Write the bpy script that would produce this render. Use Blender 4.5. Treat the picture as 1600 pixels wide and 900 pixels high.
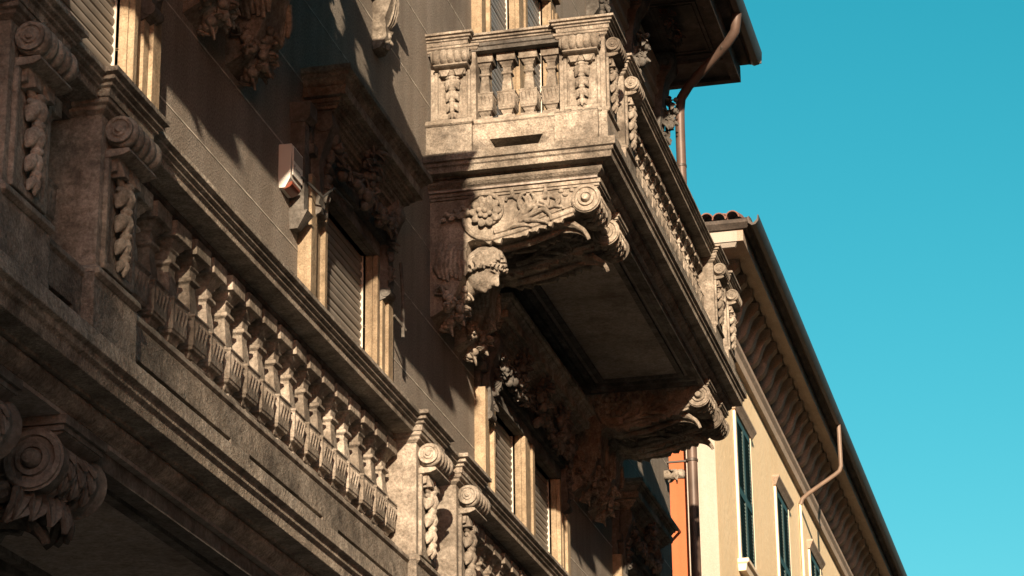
import bpy, bmesh, math, random
from mathutils import Matrix, Vector, noise
R = math.radians
scn = bpy.context.scene
for o in list(bpy.data.objects): bpy.data.objects.remove(o)
COL = scn.collection
# ------------------------------------------------------------------ camera
# world: x = out of the facade (street side), y = along the facade, z = up
F_PX = 4105.0
YAW, PIT, ROL = R(13.24), R(20.18), R(-0.74)
cy, sy, cp, sp, cr, sr = math.cos(YAW), math.sin(YAW), math.cos(PIT), math.sin(PIT), math.cos(ROL), math.sin(ROL)
fw = Vector((-cp*sy, cp*cy, sp)); r0 = Vector((cy, sy, 0)); u0 = Vector((sp*sy, -sp*cy, cp))
rt = cr*r0 + sr*u0; up = -sr*r0 + cr*u0
cam = bpy.data.cameras.new('camera'); camo = bpy.data.objects.new('camera', cam); COL.objects.link(camo)
cam.sensor_width = 36; cam.lens = F_PX/1600*36; cam.clip_end = 2000; cam.clip_start = .1
camo.matrix_world = Matrix(((rt.x, up.x, -fw.x, 4.6), (rt.y, up.y, -fw.y, 0), (rt.z, up.z, -fw.z, 1.6), (0, 0, 0, 1)))
scn.camera = camo
# ------------------------------------------------------------------ light
SUN_AZ, SUN_EL = R(75.0), R(14.5)          # azimuth measured from the wall normal towards -y
tosun = Vector((math.cos(SUN_EL)*math.cos(SUN_AZ), -math.cos(SUN_EL)*math.sin(SUN_AZ), math.sin(SUN_EL)))
world = bpy.data.worlds.new('World'); scn.world = world; world.use_nodes = True
nt = world.node_tree; bg = nt.nodes['Background']
sky = nt.nodes.new('ShaderNodeTexSky'); sky.sky_type = 'NISHITA'; sky.sun_disc = False
sky.sun_elevation = SUN_EL; sky.sun_rotation = math.atan2(tosun.x, tosun.y)
sky.air_density = 1.0; sky.dust_density = 1.6; sky.ozone_density = 2.0; sky.altitude = 100
hs = nt.nodes.new('ShaderNodeHueSaturation'); hs.inputs['Hue'].default_value = .443; hs.inputs['Saturation'].default_value = 1.44; hs.inputs['Value'].default_value = 1.08
nt.links.new(sky.outputs[0], hs.inputs['Color']); nt.links.new(hs.outputs[0], bg.inputs[0])
bg.inputs[1].default_value = .058
sl = bpy.data.lights.new('sun', 'SUN'); so = bpy.data.objects.new('sun', sl); COL.objects.link(so)
sl.energy = 5.0; sl.angle = R(.5); sl.color = (1, .80, .575)
so.rotation_euler = (-tosun).to_track_quat('-Z', 'Y').to_euler(); so.location = (8, -20, 20)
scn.view_settings.view_transform = 'Standard'; scn.view_settings.look = 'None'
scn.view_settings.exposure = 1.25; scn.view_settings.gamma = 1.0; scn.view_settings.use_curve_mapping = False
scn.render.engine = 'CYCLES'
try: scn.cycles.max_bounces = 6; scn.cycles.diffuse_bounces = 4
except Exception: pass

# ------------------------------------------------------------------ materials
def mat_new(name):
    m = bpy.data.materials.new(name); m.use_nodes = True
    t = m.node_tree; b = t.nodes['Principled BSDF']; return m, t, b
def stone(name, col, dark, rough=.9, grain=60, gbump=.35, blotch=1.2, crust=None, crust_amt=.5, streak=.35, bevel=.008, gc=(.62, 1.12), tone=1.0, mottle=0):
    m, t, b = mat_new(name); N = t.nodes; L = t.links
    tc = N.new('ShaderNodeTexCoord'); mp = N.new('ShaderNodeMapping'); L.new(tc.outputs['Object'], mp.inputs[0])
    geo = N.new('ShaderNodeNewGeometry')
    P = geo.outputs['Position']
    n1 = N.new('ShaderNodeTexNoise'); n1.inputs['Scale'].default_value = blotch; n1.inputs['Detail'].default_value = 6; n1.inputs['Roughness'].default_value = .62; L.new(P, n1.inputs['Vector'])
    r1 = N.new('ShaderNodeValToRGB'); r1.color_ramp.elements[0].position = .32; r1.color_ramp.elements[1].position = .72
    r1.color_ramp.elements[0].color = (*dark, 1); r1.color_ramp.elements[1].color = (*col, 1); L.new(n1.outputs[0], r1.inputs[0])
    # vertical rain streaks
    ms = N.new('ShaderNodeMapping'); ms.inputs['Scale'].default_value = (7, 7, .35); L.new(P, ms.inputs[0])
    n2 = N.new('ShaderNodeTexNoise'); n2.inputs['Scale'].default_value = 1; n2.inputs['Detail'].default_value = 5; L.new(ms.outputs[0], n2.inputs['Vector'])
    r2 = N.new('ShaderNodeValToRGB'); r2.color_ramp.elements[0].position = .35; r2.color_ramp.elements[1].position = .62
    v = 1-streak; r2.color_ramp.elements[0].color = (v, v*.97, v*.94, 1); r2.color_ramp.elements[1].color = (1, 1, 1, 1); L.new(n2.outputs[0], r2.inputs[0])
    mx = N.new('ShaderNodeMixRGB'); mx.blend_type = 'MULTIPLY'; mx.inputs[0].default_value = 1; L.new(r1.outputs[0], mx.inputs[1]); L.new(r2.outputs[0], mx.inputs[2])
    # grain speckle
    n3 = N.new('ShaderNodeTexNoise'); n3.inputs['Scale'].default_value = grain; n3.inputs['Detail'].default_value = 3; n3.inputs['Roughness'].default_value = .7; L.new(P, n3.inputs['Vector'])
    r3 = N.new('ShaderNodeValToRGB'); r3.color_ramp.elements[0].position = .33; r3.color_ramp.elements[1].position = .66
    r3.color_ramp.elements[0].color = (gc[0], gc[0]*.98, gc[0]*.95, 1); r3.color_ramp.elements[1].color = (gc[1], gc[1]*.98, gc[1]*.96, 1); L.new(n3.outputs[0], r3.inputs[0])
    mx2 = N.new('ShaderNodeMixRGB'); mx2.blend_type = 'MULTIPLY'; mx2.inputs[0].default_value = .8; L.new(mx.outputs[0], mx2.inputs[1]); L.new(r3.outputs[0], mx2.inputs[2])
    out = mx2.outputs[0]
    if crust:
        n4 = N.new('ShaderNodeTexNoise'); n4.inputs['Scale'].default_value = 2.3; n4.inputs['Detail'].default_value = 8; n4.inputs['Roughness'].default_value = .72; L.new(P, n4.inputs['Vector'])
        r4 = N.new('ShaderNodeValToRGB'); r4.color_ramp.elements[0].position = .5-.18*crust_amt; r4.color_ramp.elements[1].position = .68
        r4.color_ramp.elements[0].color = (0, 0, 0, 1); r4.color_ramp.elements[1].color = (1, 1, 1, 1); L.new(n4.outputs[0], r4.inputs[0])
        mx3 = N.new('ShaderNodeMixRGB'); L.new(r4.outputs[0], mx3.inputs[0]); L.new(out, mx3.inputs[1]); mx3.inputs[2].default_value = (*crust, 1); out = mx3.outputs[0]
    oi = N.new('ShaderNodeObjectInfo'); mr = N.new('ShaderNodeMapRange'); mr.inputs['To Min'].default_value = .84; mr.inputs['To Max'].default_value = 1.1; L.new(oi.outputs['Random'], mr.inputs['Value'])
    mv = N.new('ShaderNodeMixRGB'); mv.blend_type = 'MULTIPLY'; mv.inputs[0].default_value = tone; L.new(out, mv.inputs[1]); L.new(mr.outputs[0], mv.inputs[2]); out = mv.outputs[0]
    if mottle:
        n6 = N.new('ShaderNodeTexNoise'); n6.inputs['Scale'].default_value = 17; n6.inputs['Detail'].default_value = 7; n6.inputs['Roughness'].default_value = .75; L.new(P, n6.inputs['Vector'])
        r6 = N.new('ShaderNodeValToRGB'); r6.color_ramp.elements[0].position = .36; r6.color_ramp.elements[1].position = .58
        q = 1-mottle; r6.color_ramp.elements[0].color = (q, q*.97, q*.93, 1); r6.color_ramp.elements[1].color = (1, 1, 1, 1); L.new(n6.outputs[0], r6.inputs[0])
        mm = N.new('ShaderNodeMixRGB'); mm.blend_type = 'MULTIPLY'; mm.inputs[0].default_value = 1; L.new(out, mm.inputs[1]); L.new(r6.outputs[0], mm.inputs[2]); out = mm.outputs[0]
    L.new(out, b.inputs['Base Color']); b.inputs['Roughness'].default_value = rough
    b.inputs['Specular IOR Level'].default_value = .25
    bv = None
    if bevel:
        bv = N.new('ShaderNodeBevel'); bv.samples = 3; bv.inputs['Radius'].default_value = bevel
    bp = N.new('ShaderNodeBump'); bp.inputs['Strength'].default_value = gbump; bp.inputs['Distance'].default_value = .012; L.new(n3.outputs[0], bp.inputs['Height'])
    if bv: L.new(bv.outputs[0], bp.inputs['Normal'])
    n5 = N.new('ShaderNodeTexNoise'); n5.inputs['Scale'].default_value = 9; n5.inputs['Detail'].default_value = 5; L.new(P, n5.inputs['Vector'])
    bp2 = N.new('ShaderNodeBump'); bp2.inputs['Strength'].default_value = .25; bp2.inputs['Distance'].default_value = .03; L.new(n5.outputs[0], bp2.inputs['Height']); L.new(bp.outputs[0], bp2.inputs['Normal'])
    L.new(bp2.outputs[0], b.inputs['Normal'])
    return m
def plain(name, col, rough=.6, metal=0, nscale=6, var=.15, spec=.4, bump=0, emit=None):
    m, t, b = mat_new(name); N = t.nodes; L = t.links
    geo = N.new('ShaderNodeNewGeometry')
    n1 = N.new('ShaderNodeTexNoise'); n1.inputs['Scale'].default_value = nscale; n1.inputs['Detail'].default_value = 5; L.new(geo.outputs['Position'], n1.inputs['Vector'])
    r1 = N.new('ShaderNodeValToRGB'); r1.color_ramp.elements[0].position = .3; r1.color_ramp.elements[1].position = .7
    r1.color_ramp.elements[0].color = tuple(c*(1-var) for c in col)+(1,); r1.color_ramp.elements[1].color = tuple(min(1, c*(1+var*.5)) for c in col)+(1,)
    L.new(n1.outputs[0], r1.inputs[0]); L.new(r1.outputs[0], b.inputs['Base Color'])
    b.inputs['Roughness'].default_value = rough; b.inputs['Metallic'].default_value = metal; b.inputs['Specular IOR Level'].default_value = spec
    if bump:
        n2 = N.new('ShaderNodeTexNoise'); n2.inputs['Scale'].default_value = 40; L.new(geo.outputs['Position'], n2.inputs['Vector'])
        bp = N.new('ShaderNodeBump'); bp.inputs['Strength'].default_value = bump; bp.inputs['Distance'].default_value = .01; L.new(n2.outputs[0], bp.inputs['Height']); L.new(bp.outputs[0], b.inputs['Normal'])
    return m
M = {}
M['wall'] = stone('granular_wall_stone', (.30, .268, .235), (.185, .163, .142), grain=75, gbump=1.0, blotch=.9, streak=.16, bevel=0, gc=(.42, 1.3), tone=.35)
M['joint'] = plain('pale_joint_mortar', (.46, .415, .36), .9, var=.55, nscale=9)
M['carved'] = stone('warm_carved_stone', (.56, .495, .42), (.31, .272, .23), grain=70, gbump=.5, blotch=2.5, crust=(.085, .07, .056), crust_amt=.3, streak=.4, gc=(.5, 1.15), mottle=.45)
M['slab'] = stone('weathered_balcony_stone', (.53, .47, .40), (.29, .256, .218), grain=75, gbump=1.0, blotch=2.0, crust=(.075, .063, .052), crust_amt=.4, streak=.2, gc=(.45, 1.2), mottle=.45)
M['frame'] = stone('golden_window_stone', (.47, .375, .26), (.27, .21, .145), grain=90, gbump=.45, blotch=3, streak=.35, bevel=.004, mottle=.3)
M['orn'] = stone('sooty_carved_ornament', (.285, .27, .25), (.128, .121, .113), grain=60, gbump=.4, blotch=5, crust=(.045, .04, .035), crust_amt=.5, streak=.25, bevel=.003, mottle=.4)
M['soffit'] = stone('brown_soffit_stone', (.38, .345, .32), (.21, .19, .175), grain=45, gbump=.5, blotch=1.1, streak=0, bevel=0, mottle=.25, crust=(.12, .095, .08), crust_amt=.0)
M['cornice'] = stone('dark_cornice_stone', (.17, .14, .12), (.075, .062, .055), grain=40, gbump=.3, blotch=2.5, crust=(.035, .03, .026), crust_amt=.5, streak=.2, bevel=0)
M['slat'] = plain('grey_brown_shutter_slat', (.2, .178, .155), .5, var=.25, nscale=4)
M['slatblue'] = plain('blue_grey_shutter_slat', (.24, .245, .25), .45, var=.12, nscale=3)
M['rail'] = plain('pale_shutter_guide', (.5, .44, .37), .5)
M['pipe'] = plain('brown_copper_downpipe', (.10, .066, .052), .5, metal=.1, nscale=5, var=.35)
M['tanpipe'] = plain('tan_brown_pipe_paint', (.17, .12, .09), .5, var=.2)
M['gutter'] = plain('dark_brown_gutter', (.055, .042, .035), .5, metal=.2, var=.3)
M['white_plastic'] = plain('greyed_white_plastic', (.6, .57, .53), .45, var=.08)
M['plate'] = plain('white_label_plate', (.68, .64, .6), .4, var=.03)
M['plate_dark'] = plain('grey_label_field', (.2, .16, .15), .5, var=.05)
M['lens'] = plain('orange_strobe_lens', (.16, .04, .022), .3, var=.1)
M['ink'] = plain('grey_print_ink', (.17, .16, .17), .6)
M['cable'] = plain('black_cable', (.03, .028, .026), .6)
M['yellow'] = stone('ochre_plaster', (.93, .77, .54), (.84, .67, .44), rough=.9, grain=120, gbump=.15, blotch=.6, streak=.0, bevel=0, mottle=.05, gc=(.9, 1.1), tone=0)
M['whitew'] = stone('cream_white_plaster', (.43, .39, .345), (.39, .35, .305), grain=120, gbump=.08, blotch=.8, streak=.06, bevel=0)
M['orange'] = stone('orange_plaster', (.50, .155, .068), (.45, .135, .058), grain=120, gbump=.08, blotch=.9, streak=.08, bevel=0)
M['surround'] = plain('cream_window_surround', (.8, .66, .5), .8, var=.05)
M['green'] = plain('dark_green_shutter_paint', (.022, .05, .044), .5, var=.2)
M['eave'] = stone('taupe_eave_plaster', (.46, .37, .30), (.35, .28, .225), grain=60, gbump=.2, blotch=1.5, streak=.1, bevel=0)
M['tile'] = plain('terracotta_tile', (.19, .09, .065), .8, nscale=4, var=.5)
M['iron'] = plain('dark_iron', (.03, .026, .024), .5)
M['asphalt'] = plain('stone_sett_street', (.095, .102, .11), .9, nscale=30, var=.25, bump=.3)
M['paving'] = plain('granite_paving', (.12, .11, .1), .85, nscale=8, var=.25)
M['opp'] = plain('ochre_opposite_plaster', (.13, .115, .1), .9, nscale=1, var=.15)
M['glass'] = plain('dark_window_glass', (.03, .035, .04), .08, spec=.6)

# ------------------------------------------------------------------ mesh builder
class MB:
    def __init__(s): s.v = []; s.f = []
    def add(s, vs, fs, mx=None):
        n = len(s.v)
        if mx is not None: vs = [mx @ Vector(p) for p in vs]
        s.v += [tuple(p) for p in vs]; s.f += [tuple(i+n for i in f) for f in fs]; return s
    def box(s, x0, x1, y0, y1, z0, z1, mx=None):
        return s.add([(x0, y0, z0), (x1, y0, z0), (x1, y1, z0), (x0, y1, z0), (x0, y0, z1), (x1, y0, z1), (x1, y1, z1), (x0, y1, z1)],
                     [(0, 3, 2, 1), (4, 5, 6, 7), (0, 1, 5, 4), (1, 2, 6, 5), (2, 3, 7, 6), (3, 0, 4, 7)], mx)
    def loft(s, rects, mx=None):                 # rects: (z, x0, x1, y0, y1) from top to bottom or bottom to top
        vs = []; fs = []
        for (z, x0, x1, y0, y1) in rects: vs += [(x0, y0, z), (x1, y0, z), (x1, y1, z), (x0, y1, z)]
        for i in range(len(rects)-1):
            a = i*4
            for k in range(4): fs.append((a+k, a+(k+1) % 4, a+4+(k+1) % 4, a+4+k))
        fs.append((3, 2, 1, 0)); e = (len(rects)-1)*4; fs.append((e, e+1, e+2, e+3))
        return s.add(vs, fs, mx)
    def moulding(s, x0, x1, y0, y1, prof, near=True, far=True, back=False, mx=None):   # prof: (z, offset)
        return s.loft([(z, x0-(o if back else 0), x1+o, y0-(o if near else 0), y1+(o if far else 0)) for z, o in prof], mx)
    def square(s, cx, cy_, prof, mx=None):       # square lathe: (z, half width)
        return s.loft([(z, cx-h, cx+h, cy_-h, cy_+h) for z, h in prof], mx)
    def prism(s, poly, a0, a1, axis='y', mx=None):   # polygon in the two other axes, extruded along axis
        n = len(poly)
        def P(p, a):
            return {'y': (p[0], a, p[1]), 'x': (a, p[0], p[1]), 'z': (p[0], p[1], a)}[axis]
        vs = [P(p, a0) for p in poly]+[P(p, a1) for p in poly]
        fs = [tuple(range(n)), tuple(range(2*n-1, n-1, -1))]+[(i, n+i, n+(i+1) % n, (i+1) % n) for i in range(n)]
        return s.add(vs, fs, mx)
    def tube(s, pts, rad, n=8, mx=None, cap=True):
        pts = [Vector(p) for p in pts]; vs = []; fs = []
        rs = rad if isinstance(rad, (list, tuple)) else [rad]*len(pts)
        prev = None
        for i, p in enumerate(pts):
            d = (pts[min(i+1, len(pts)-1)]-pts[max(i-1, 0)]).normalized()
            if prev is None: a = d.orthogonal().normalized()
            else:
                a = prev-d*prev.dot(d)
                a = a.normalized() if a.length > 1e-5 else d.orthogonal().normalized()
            prev = a; b = d.cross(a)
            for k in range(n):
                t = 2*math.pi*k/n; vs.append(p+(a*math.cos(t)+b*math.sin(t))*rs[i])
        for i in range(len(pts)-1):
            for k in range(n): fs.append((i*n+k, i*n+(k+1) % n, (i+1)*n+(k+1) % n, (i+1)*n+k))
        if cap: fs.append(tuple(range(n-1, -1, -1))); fs.append(tuple(range((len(pts)-1)*n, len(pts)*n)))
        return s.add(vs, fs, mx)
    def lathe(s, prof, n=16, mx=None):           # prof (axis position, radius), axis = local z
        vs = []; fs = []
        for a, r_ in prof:
            for k in range(n):
                t = 2*math.pi*k/n; vs.append((r_*math.cos(t), r_*math.sin(t), a))
        for i in range(len(prof)-1):
            for k in range(n): fs.append((i*n+k, i*n+(k+1) % n, (i+1)*n+(k+1) % n, (i+1)*n+k))
        fs.append(tuple(range(n-1, -1, -1))); fs.append(tuple(range((len(prof)-1)*n, len(prof)*n)))
        return s.add(vs, fs, mx)
    def ball(s, c, r_, nu=8, nv=6, mx=None):
        rx, ry, rz = r_ if isinstance(r_, (tuple, list)) else (r_,)*3
        vs = [(c[0], c[1], c[2]+rz)]; fs = []
        for j in range(1, nv):
            ph = math.pi*j/nv
            for i in range(nu):
                t = 2*math.pi*i/nu; vs.append((c[0]+rx*math.sin(ph)*math.cos(t), c[1]+ry*math.sin(ph)*math.sin(t), c[2]+rz*math.cos(ph)))
        vs.append((c[0], c[1], c[2]-rz)); e = len(vs)-1
        for i in range(nu): fs.append((0, 1+i, 1+(i+1) % nu)); fs.append((e, e-nu+(i+1) % nu, e-nu+i))
        for j in range(nv-2):
            for i in range(nu): fs.append((1+j*nu+i, 1+(j+1)*nu+i, 1+(j+1)*nu+(i+1) % nu, 1+j*nu+(i+1) % nu))
        return s.add(vs, fs, mx)
    def leaf(s, L, W, curl, lobes=4, th=.012, mx=None, cup=.25, nu=None, lobe_depth=.38, hang=0):
        # acanthus leaf: starts at the origin, grows along +x, faces +z, tip curls towards +z (positive curl)
        nu = nu or lobes*4; nv = 6; vs = []; fs = []
        pts = []
        ang = 0; px = pz = 0
        for i in range(nu+1):
            t = i/nu
            pts.append((px, pz, ang)); ang = curl*(t**2.2); px += math.cos(ang)*L/nu; pz += math.sin(ang)*L/nu
        for side in (0, 1):
            for i in range(nu+1):
                t = i/nu; env = (math.sin(math.pi*min(1, t*.86+.14))**.75)*(1-.25*t)
                saw = abs(((t*lobes) % 1)-.35); w = W*.5*max(.04, env)*(1-lobe_depth*min(1, saw*1.9))
                x, z, a = pts[i]
                for j in range(nv+1):
                    q = j/nv*2-1
                    lift = cup*w*(q*q)+.09*W*env*math.cos(q*9)*(1-abs(q))-.0
                    back = -abs(q)*w*.45
                    zz = lift-(th if side else 0)
                    xx = back
                    vs.append((x+xx*math.cos(a)-zz*math.sin(a), q*w, z+xx*math.sin(a)+zz*math.cos(a)))
        n1 = (nu+1)*(nv+1)
        for i in range(nu):
            for j in range(nv):
                a = i*(nv+1)+j; fs.append((a, a+nv+1, a+nv+2, a+1)); fs.append((n1+a, n1+a+1, n1+a+nv+2, n1+a+nv+1))
            a = i*(nv+1); fs.append((a, n1+a, n1+a+nv+1, a+nv+1)); b = a+nv; fs.append((b, b+nv+1, n1+b+nv+1, n1+b))
        a = nu*(nv+1)
        for j in range(nv): fs.append((a+j, n1+a+j, n1+a+j+1, a+j+1)); fs.append((j, j+1, n1+j+1, n1+j))
        return s.add(vs, fs, mx)
    def mesh(s, name, mat, smooth=None):
        me = bpy.data.meshes.new(name); me.from_pydata(s.v, [], s.f)
        bm = bmesh.new(); bm.from_mesh(me); bmesh.ops.recalc_face_normals(bm, faces=bm.faces); bm.to_mesh(me); bm.free()
        me.materials.append(M[mat] if isinstance(mat, str) else mat)
        if smooth:
            for p in me.polygons: p.use_smooth = True
            me.set_sharp_from_angle(angle=R(smooth))
        return me
    def build(s, name, mat, parent=None, smooth=None, loc=None, label=None, kind=None):
        return obj(name, s.mesh(name, mat, smooth), parent, loc, label, kind)
def obj(name, me, parent=None, loc=None, label=None, kind=None, mx=None):
    o = bpy.data.objects.new(name, me); COL.objects.link(o)
    if parent: o.parent = parent
    if mx is not None: o.matrix_local = mx
    if loc: o.location = loc
    if label: o['label'] = label
    if kind: o['kind'] = kind
    return o
def empty(name, loc=(0, 0, 0), parent=None, label=None, cat=None, group=None):
    o = bpy.data.objects.new(name, None); COL.objects.link(o); o.location = loc; o.empty_display_size = .3
    if parent: o.parent = parent
    if label: o['label'] = label
    if cat: o['category'] = cat
    if group: o['group'] = group
    return o
def T3(x, y, z): return Matrix.Translation((x, y, z))
def frame(o, xa, ya, za): # matrix from axes
    return Matrix(((xa[0], ya[0], za[0], o[0]), (xa[1], ya[1], za[1], o[1]), (xa[2], ya[2], za[2], o[2]), (0, 0, 0, 1)))
def look(o, d, upv=(0, 0, 1), roll=0):     # local x along d, local z close to upv
    d = Vector(d).normalized(); u = Vector(upv); u = (u-d*u.dot(d))
    u = u.normalized() if u.length > 1e-4 else d.orthogonal().normalized()
    y = u.cross(d); m = frame(o, d, y, u)
    return m @ Matrix.Rotation(roll, 4, 'X')
def petal(mb, p, d, nrm, L, W, T):
    m = look(p, d, nrm); mb.ball((L*.5, 0, 0), (L*.5, W*.5, T*.5), 10, 8, m @ Matrix(((0, 0, 1, 0), (0, 1, 0, 0), (-1, 0, 0, 0), (0, 0, 0, 1))) if False else m)
def frond(mb, p, d, nrm, L, r0_, bend, n=7):
    """tapered curling strand of carved foliage"""
    m = look(p, d, nrm); pts = []; rs = []; a = 0; x = y = 0
    for i in range(n+1):
        t = i/n; pts.append(m @ Vector((x, y, .35*L*math.sin(t*2.2)*.35))); rs.append(r0_*(1-.75*t)*(.75+.5*math.sin(min(1, t*2)*math.pi/2)))
        a = bend*t; x += math.cos(a)*L/n; y += math.sin(a)*L/n
    mb.tube(pts, rs, 7)
def cluster(mb, pts, n, rad, seed, size=.05, balls=.45, out=(1, 0, 0)):
    """carved fruit-and-leaf garland along a polyline"""
    rn = random.Random(seed); pts = [Vector(p) for p in pts]
    for i in range(n):
        t = rn.random()*(len(pts)-1); k = min(int(t), len(pts)-2); c = pts[k].lerp(pts[k+1], t-k)
        rr = rad if not isinstance(rad, (list, tuple)) else rad[k]+(rad[k+1]-rad[k])*(t-k)
        th = rn.uniform(-1.7, 1.7); dirv = Vector((math.cos(th)*.8+.25, math.sin(th)*.75, rn.uniform(-.8, .7))).normalized()
        p = c+dirv*rr*rn.uniform(.35, 1)
        sz = size*rn.uniform(.65, 1.3)
        if rn.random() < balls:
            mb.ball(p, (sz*.5, sz*.52, sz*rn.uniform(.45, .62)), 8, 6)
        else:
            d = (dirv+Vector((rn.uniform(-.6, .6), rn.uniform(-.8, .8), rn.uniform(-1.0, .4)))).normalized()
            mb.leaf(sz*1.7, sz*1.15, rn.uniform(-1.6, -.2), 3, .012, look(p-d*sz*.7, d, dirv+Vector((.1, 0, .1))), nu=9, lobe_depth=.22)
    return mb

# ================================================================== THE SETTING
def struct(o): o['kind'] = 'structure'; return o
mb = MB().box(-60, 300, -150, 500, -.4, 0); struct(mb.build('ground', 'asphalt'))
mb = MB().box(1.7, 7.3, -120, 300, .004, .012); struct(mb.build('road', 'asphalt'))
mb = MB().box(0.02, 1.7, -120, 29, .004, .13); struct(mb.build('pavement', 'paving'))
mb = MB().box(7.3, 9.0, -120, 300, .004, .13); struct(mb.build('pavement', 'paving'))

# ================================================================== ORNATE BUILDING
B = empty('ornate_stone_building', (0, 0, 0), None, 'ornate grey-brown stone apartment building with carved balconies and scroll consoles', 'building')
WALL_END = 26.8
C_D = (9.95, 19.75)          # double-window bays
C_S = (14.86, 24.4)          # single-window bays
OPEN = []                    # (y0, y1, z0, z1)
for c in C_D:
    OPEN.append((c-1.125, c-.18, 4.5, 7.73)); OPEN.append((c+.18, c+1.125, 4.5, 7.73))
    OPEN.append((c-1.125, c-.18, 9.06, 12.2)); OPEN.append((c+.18, c+1.125, 9.06, 12.2))
for c in C_S+(5.05,):
    OPEN.append((c-.53, c+.53, 4.5, 7.73)); OPEN.append((c-.53, c+.53, 9.86, 12.2))
# wall in horizontal courses with recessed joints, window openings left out
GZ = [0.0]+[7.24+.562*k for k in range(-11, 12)]+[14.3]
ys = sorted(set([-8.0, WALL_END]+[a for o in OPEN for a in o[:2]]))
for i in range(len(GZ)-1):
    z0, z1 = GZ[i], GZ[i+1]
    if z1-z0 < .05: continue
    zs = sorted(set([z0+.006, z1-.006]+[z for o in OPEN for z in o[2:] if z0+.006 < z < z1-.006]))
    mb = MB()
    for a in range(len(zs)-1):
        zm = (zs[a]+zs[a+1])/2; run = None
        for k in range(len(ys)-1):
            ym = (ys[k]+ys[k+1])/2
            solid = not any(o[0] < ym < o[1] and o[2] < zm < o[3] for o in OPEN)
            if solid:
                if run is None: run = ys[k]
                if k == len(ys)-2: mb.box(-.3, 0, run, ys[k+1], zs[a], zs[a+1])
            elif run is not None:
                mb.box(-.3, 0, run, ys[k], zs[a], zs[a+1]); run = None
    mb.build('wall_course', 'wall', B)
# mortar behind the joints
mb = MB()
for z in GZ[1:-1]:
    zz = [(-8.0, WALL_END)]
    for o in OPEN:
        if o[2] < z < o[3]:
            nz = []
            for a, b in zz:
                if o[1] <= a or o[0] >= b: nz.append((a, b))
                else:
                    if o[0] > a: nz.append((a, o[0]))
                    if o[1] < b: nz.append((o[1], b))
            zz = nz
    for a, b in zz: mb.box(-.28, .0025, a, b, z-.0045, z+.0045)
mb.build('wall_joint', 'joint', B, kind='stuff')
mb = MB().box(-12, -.3, -8, WALL_END-.01, 0, 14.3); mb.build('building_core', 'wall', B)
mb = MB().box(-12, -.31, WALL_END-.012, WALL_END, 0, 14.3); mb.build('end_wall', 'wall', B)

# ---- windows ------------------------------------------------------
slat_me = {}; SR = random.Random(5)
def slat_mesh(w, mat):
    k = (round(w, 3), mat)
    if k not in slat_me:
        mb = MB(); prof = [(-.004, 0), (.006, .004), (.012, .018), (.012, .034), (.005, .046), (-.004, .048)]
        mb.prism(prof, -w/2, w/2, 'y'); slat_me[k] = mb.mesh('slat', mat, 40)
    return slat_me[k]
def leaf_shutter(win, y0, y1, z0, z1, nsl, mat):
    me = slat_mesh(y1-y0-.014, mat)
    for i in range(nsl): obj('slat', me, win, (-.035+SR.uniform(-.002, .002), (y0+y1)/2, z1-.052*(i+1)+SR.uniform(-.0015, .0015))).rotation_euler = (R(SR.uniform(-.12, .12)), R(SR.uniform(-5, 5)), 0)
    zb = z1-.052*nsl
    mb = MB(); z = zb
    while z > z0+.06: z -= .052; mb.prism([(-.004, z), (.012, z+.018), (.012, z+.034), (-.004, z+.048)], y0+.015, y1-.015, 'y', T3(-.035, 0, 0))
    mb.box(-.06, -.04, y0, y1, z0, z1); mb.build('shutter_curtain', mat, win)
    mb = MB().box(-.045, -.015, y1-.0068, y1-.001, z0, z1); mb.build('guide_rail', 'rail', win)
    mb = MB().box(-.045, -.005, y0+.002, y0+.014, z0, z1); mb.build('guide_rail', 'rail', win)
def jamb(mb, y0, y1, z0, z1, inner):   # moulded architrave upright; inner = +1 if the opening lies at y1
    w = y1-y0; s_ = inner
    a, b = (y0, y1)
    mb.box(-.10, .045, a, b, z0, z1)
    if s_ > 0:
        mb.box(.045, .085, a+.0, a+w*.3, z0, z1); mb.box(.045, .065, a+w*.34, a+w*.52, z0, z1); mb.box(.045, .078, b-w*.16, b-.012, z0, z1)
    else:
        mb.box(.045, .085, b-w*.3, b, z0, z1); mb.box(.045, .065, b-w*.52, b-w*.34, z0, z1); mb.box(.045, .078, a+.012, a+w*.16, z0, z1)
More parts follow.
